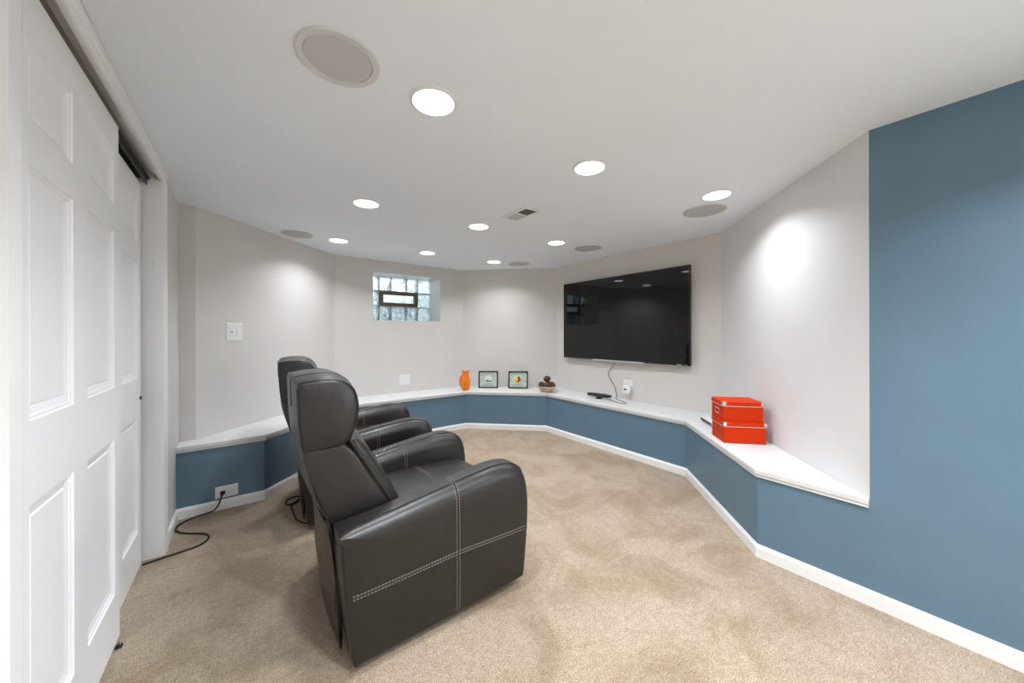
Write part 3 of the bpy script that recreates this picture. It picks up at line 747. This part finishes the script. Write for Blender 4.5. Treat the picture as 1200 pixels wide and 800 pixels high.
# ------------------------------------------------------------------ orange boxes and books
def storage_box(label, cx, cy, z, rz, L=.252, Wd=.205, H=.137):
    t = thing('storage_box', label, 'box', (cx,cy,z), rz, 'orange storage boxes stacked on the ledge')
    a, b = L/2, Wd/2; lh = .030
    MB().box(-a,a,-b,b,0,H-.004).build('box_body', M['orange_box'], t, bevel=.0015)
    lid = MB(); e = .005
    lid.box(-a-e,a+e,-b-e,b+e,H-.003,H); lid.box(-a-e,a+e,-b-e,-b-e+.003,H-lh,H-.003); lid.box(-a-e,a+e,b+e-.003,b+e,H-lh,H-.003); lid.box(-a-e,-a-e+.003,-b-e,b+e,H-lh,H-.003); lid.box(a+e-.003,a+e,-b-e,b+e,H-lh,H-.003)
    lo = lid.build('lid', M['orange_box'], t)
    for sx in (-1,1):
        for sy in (-1,1):
            mb = MB(); x, y = sx*(a+e+.0008), sy*(b+e+.0008)
            mb.box(min(x,x-sx*.020),max(x,x-sx*.020),min(y,y-sy*.0016),max(y,y-sy*.0016),H-lh*.75,H+.001)
            mb.box(min(x,x-sx*.0016),max(x,x-sx*.0016),min(y,y-sy*.020),max(y,y-sy*.020),H-lh*.75,H+.001)
            mb.prism([(x,y),(x-sx*.020,y),(x,y-sy*.020)] if sx*sy > 0 else [(x,y),(x,y-sy*.020),(x-sx*.020,y)], H, H+.0012)
            mb.build('corner_cap', M['chrome'], lo)
    mb = MB()   # pale lower rim of the lid
    mb.box(-a-e-.0006,a+e+.0006,-b-e-.0006,-b-e+.001,H-lh,H-lh+.0035); mb.box(-a-e-.0006,a+e+.0006,b+e-.001,b+e+.0006,H-lh,H-lh+.0035)
    mb.box(-a-e-.0006,-a-e+.001,-b-e,b+e,H-lh,H-lh+.0035); mb.box(a+e-.001,a+e+.0006,-b-e,b+e,H-lh,H-lh+.0035)
    mb.build('lid_rim', M['silver'], lo)
    mb = MB(); x = -a-.0018; zc = H*.42
    for q in ((-.030,.030,zc-.019,zc-.015),(-.030,.030,zc+.015,zc+.019),(-.030,-.026,zc-.019,zc+.019),(.026,.030,zc-.019,zc+.019)): mb.box(x,-a,q[0],q[1],q[2],q[3])
    lhd = mb.build('label_holder', M['chrome'], t)
    MB().tube([(-a-.001,0,zc),(-a-.004,0,zc)], .006, 12).build('grommet', M['slot'], lhd, smooth=40)
    return t
RZ = math.atan2(-.733,.68); ux,uy,vx,vy = .68,-.733,.733,.68
def from_corner(Ax, Ay, L, Wd): return Ax+ux*L/2+vx*Wd/2, Ay+uy*L/2+vy*Wd/2
cx, cy = from_corner(2.523, 1.003, .252, .205)
storage_box('larger lower orange storage box with metal corners, standing on the ledge', cx, cy, HS, RZ, H=.139)
cx, cy = from_corner(2.538, 1.012, .240, .200)
storage_box('upper orange storage box with metal corners, resting on the lower one', cx, cy, HS+.1402, RZ, L=.240, Wd=.200, H=.130)
def book(label, cx, cy, z, rz, L, Wd, H, m):
    t = thing('book', label, 'book', (cx,cy,z), rz, 'books lying behind the orange boxes'); a,b = L/2, Wd/2
    mb = MB(); mb.box(-a,a,-b,b,0,.002); mb.box(-a,a,-b,b,H-.002,H); mb.box(-a,-a+.002,-b,b,.002,H-.002); mb.build('cover', m, t, bevel=.0006)
    MB().box(-a+.003,a-.004,-b+.003,b-.003,.002,H-.002).build('pages', M['page'], t)
    return t
bx, by = 2.523+ux*.143+vx*.500, 1.003+uy*.143+vy*.500
book('pale grey book lying under the plum spined book behind the orange boxes', bx, by, HS, RZ, .16, .22, .013, M['book_grey'])
b2 = book('white book with a plum spine, top of the two behind the orange boxes', bx-.002, by+.003, HS+.0132, RZ+.02, .158, .218, .020, M['plastic'])
MB().box(-.0805,-.0785,-.1092,.1092,-.0001,.0202).build('spine', M['book_purple'], b2)
# ------------------------------------------------------------------ jug, frames, bowl
vs_ = thing('fish_jug', 'glossy orange fish-shaped jug with a looped tail handle on the corner of the ledge', 'jug', (2.250, 3.975, HS), R(-45))
prof = [(.034,0),(.044,.003),(.055,.035),(.062,.075),(.062,.108),(.055,.145),(.046,.18),(.040,.208),(.042,.230),(.047,.246),(.043,.247),(.037,.230),(.034,.208),(.036,.18)]
MB().lathe(prof, 28, sx=1.0, sy=.85).build('jug_body', M['vase'], vs_, smooth=60)
# two raised lips and an eye ridge
for sgn in (-1,1):
    MB().tube(smooth_path([(sgn*.012,-.030,.236),(sgn*.030,-.022,.252),(sgn*.040,0,.258),(sgn*.030,.022,.252),(sgn*.012,.030,.236)],5), [.004]*21, 8).build('lip', M['vase'], vs_, smooth=60)
MB().tube(smooth_path([(-.048,0,.040),(-.066,0,.065),(-.075,0,.105),(-.068,0,.150),(-.052,0,.185),(-.036,0,.195)],6), [.010+.004*math.sin(i/30*3.14) for i in range(31)], 10).build('tail_handle', M['vase'], vs_, smooth=60)
for sgn in (-1,1):
    MB().pillow([(-.02,.06,.003),(.02,.065,.003),(.03,.10,.003),(-.005,.125,.003),(-.028,.10,.003)], sgn*.050-.006, sgn*.050+.006, it=1).build('fin', M['vase'], vs_, smooth=60)

def framed(label, cx, cy, rz, kind):
    t = thing('picture_frame', label, 'picture', (cx,cy,HS), rz, 'black framed prints on the ledge')
    w_, h_, b_ = .264, .228, .017; tilt = R(9)
    mx = Matrix.Rotation(-tilt, 4, 'X')
    def bx(mb, x0,x1,y0,y1,z0,z1,mi=0): mb.box(x0,x1,y0,y1,z0,z1,mi,mx); return mb
    mb = MB()
    for q in ((-w_/2,w_/2,0,b_),(-w_/2,w_/2,h_-b_,h_),(-w_/2,-w_/2+b_,b_,h_-b_),(w_/2-b_,w_/2,b_,h_-b_)): bx(mb,q[0],q[1],-.016,.004,q[2],q[3])
    mb.build('frame', M['frame'], t, bevel=.002)
    pp = bx(MB(), -w_/2+b_, w_/2-b_, -.006, -.002, b_, h_-b_).build('certificate', M['paper'], t)
    bx(MB(), -.035,.035,.004,.008,.02,.20).build('backing', M['frame'], t)
    lg = MB(); lg.add([mx@Vector((-.02,.008,.18)),mx@Vector((.02,.008,.18)),(.025,.090,.0),(-.025,.090,.0),mx@Vector((-.02,.012,.18)),mx@Vector((.02,.012,.18)),(.025,.094,.0),(-.025,.094,.0)],
       [(0,1,2,3),(4,5,6,7),(0,1,5,4),(1,2,6,5),(2,3,7,6),(3,0,4,7)]); lg.build('easel_leg', M['frame'], t)
    ln = MB()
    cz = h_/2
    for k in range(5):
        z = h_-b_-.020-k*.009
        for sx in ((-1,1) if k > 1 else (0,)):
            wl = .075 if sx == 0 else .022; c = sx*.080
            bx(ln, c-wl, c+wl, -.0066, -.006, z, z+.003)
    for k in range(4): bx(ln, -.085+.01*k, .085-.01*k, -.0066, -.006, b_+.014+k*.009, b_+.017+k*.009)
    for sx in (-1,1):
        for k in range(4): bx(ln, sx*.083-.020, sx*.083+.020, -.0066, -.006, cz-.03+k*.014, cz-.027+k*.014)
    o = ln.build('print_lines', M['paper_line'], pp); o['kind'] = 'stuff'
    def blob(pts, m, y, name='emblem'):
        mb = MB(); n_ = len(pts)
        vs = [mx@Vector((x, y-.0006, z+cz)) for x,z in pts]+[mx@Vector((x, y, z+cz)) for x,z in pts]
        mb.add(vs, [tuple(range(n_)), tuple(reversed(range(n_,2*n_)))]+[(i,(i+1)%n_,(i+1)%n_+n_,i+n_) for i in range(n_)]); mb.build(name, m, pp)
    circ = lambda cx_, cz_, rx, rz_, a0=0, a1=360, k=24: [(cx_+rx*math.cos(R(a0+(a1-a0)*i/k)), cz_+rz_*math.sin(R(a0+(a1-a0)*i/k))) for i in range(k+(0 if a1-a0==360 else 1))]
    if kind == 1:      # white winged head with dark beak and brow
        blob(circ(.0,.004,.044,.038), M['ink_white'], -.0062)
        blob([(-.046,-.012),(-.018,-.004),(.004,-.012),(.026,-.010),(.040,-.018),(.030,-.028),(.006,-.026),(-.014,-.034),(-.020,-.022)], M['ink_dark'], -.0070)
        blob([(-.020,.012),(.006,.016),(.014,.010),(-.008,.006)], M['ink_dark'], -.0070)
        blob([(.036,-.004),(.046,-.012),(.042,-.030),(.032,-.022)], M['ink_dark'], -.0070)
    else:              # gold disc, maroon profile head, feathers
        blob(circ(-.018,.004,.036,.044), M['ink_yellow'], -.0062)
        blob(circ(-.022,.022,.026,.022), M['ink_white'], -.0066)
        blob(circ(-.020,.018,.022,.018), M['ink_yellow'], -.0070)
        blob([(-.006,.040),(.012,.044),(.026,.030),(.024,.012),(.032,.002),(.022,-.010),(.024,-.024),(.004,-.034),(-.006,-.020),(.004,-.004)], M['ink_red'], -.0074)
        blob([(-.030,-.022),(-.008,-.018),(.004,-.036),(-.020,-.040)], M['ink_orange'], -.0074)
        for k in range(3): blob([(.030,.020-.016*k),(.052,.016-.018*k),(.054,.010-.018*k),(.032,.012-.016*k)], M['ink_red'], -.0074)
    return t
# prints stand facing the room, parallel to the short far wall
framed('left black framed print with a white and dark round emblem, next to the orange jug', 2.583, 3.950, R(-40), 1)
framed('right black framed print with a gold and maroon emblem, left of the bowl', 2.880, 3.678, R(-46), 2)

bwl = thing('woven_bowl', 'pale woven bowl holding brown pine cones on the ledge', 'bowl', (3.005, 3.245, HS))
mb = MB(); mb.lathe([(.055,0),(.062,.004),(.090,.030),(.112,.058),(.120,.070),(.117,.073),(.106,.058),(.084,.032),(.058,.010),(.01,.008)], 36); mb.build('bowl_body', M['basket'], bwl, smooth=60)
for k in range(5):
    z = .010+k*.0135; r_ = .066+.058*(k/4)**.85-.004
    MB().tube([(r_*math.cos(2*math.pi*i/36), r_*math.sin(2*math.pi*i/36), z+.004) for i in range(36)], .0042, 6, closed=True).build('woven_ring', M['basket'], bwl, smooth=60)
def pine_cone():
    mb = MB(); L_ = .046
    prof = [(.006,-L_),(.026,-L_*.75),(.036,-L_*.3),(.035,.1*L_),(.026,.55*L_),(.012,.9*L_),(.003,L_)]
    mb.lathe(prof, 14)
    g_ = math.pi*(3-math.sqrt(5)); N_ = 70
    def rad(z):
        for i in range(len(prof)-1):
            if prof[i][1] <= z <= prof[i+1][1]: f = (z-prof[i][1])/(prof[i+1][1]-prof[i][1]); return prof[i][0]+f*(prof[i+1][0]-prof[i][0])
        return .004
    for i in range(N_):
        z = -L_*.92+1.8*L_*i/N_; a_ = g_*i; r_ = rad(z); ca, sa = math.cos(a_), math.sin(a_)
        def P(rr, tt, zz): return (rr*ca-tt*sa, rr*sa+tt*ca, zz)
        s_ = .0075
        mb.add([P(r_-.004,-s_,z),P(r_-.004,s_,z),P(r_+.006,s_*.8,z+.006),P(r_+.006,-s_*.8,z+.006),P(r_+.004,0,z+.011),P(r_-.004,0,z+.006)], [(0,1,2,3),(3,2,4),(0,3,4,5),(1,5,4,2),(0,5,1)], 1 if i % 3 == 0 else 0)
    return mb.mesh('pine_cone', [M['cone'], M['cone_tip']])
pcm = pine_cone()
for (dx,dy,dz,rx,ry,s_,lb) in ((-.050,.040,.083,25,200,1.0,'brown pine cone at the left of the woven bowl'),(.050,.046,.084,20,70,1.0,'brown pine cone at the back of the woven bowl'),
      (.046,-.046,.082,25,130,1.0,'brown pine cone at the right of the woven bowl'),(-.046,-.050,.080,20,-40,1.0,'brown pine cone at the front of the woven bowl'),(.000,.000,.160,80,40,1.0,'brown pine cone on top of the heap in the woven bowl')):
    o = bpy.data.objects.new('pine_cone', pcm); COL.objects.link(o); tag(o, lb, 'pine cone', 'pine cones in the woven bowl')
    o.location = (3.005+dx, 3.245+dy, HS+dz); o.rotation_euler = (R(rx), R(ry*.3), R(ry)); o.scale = (s_,)*3
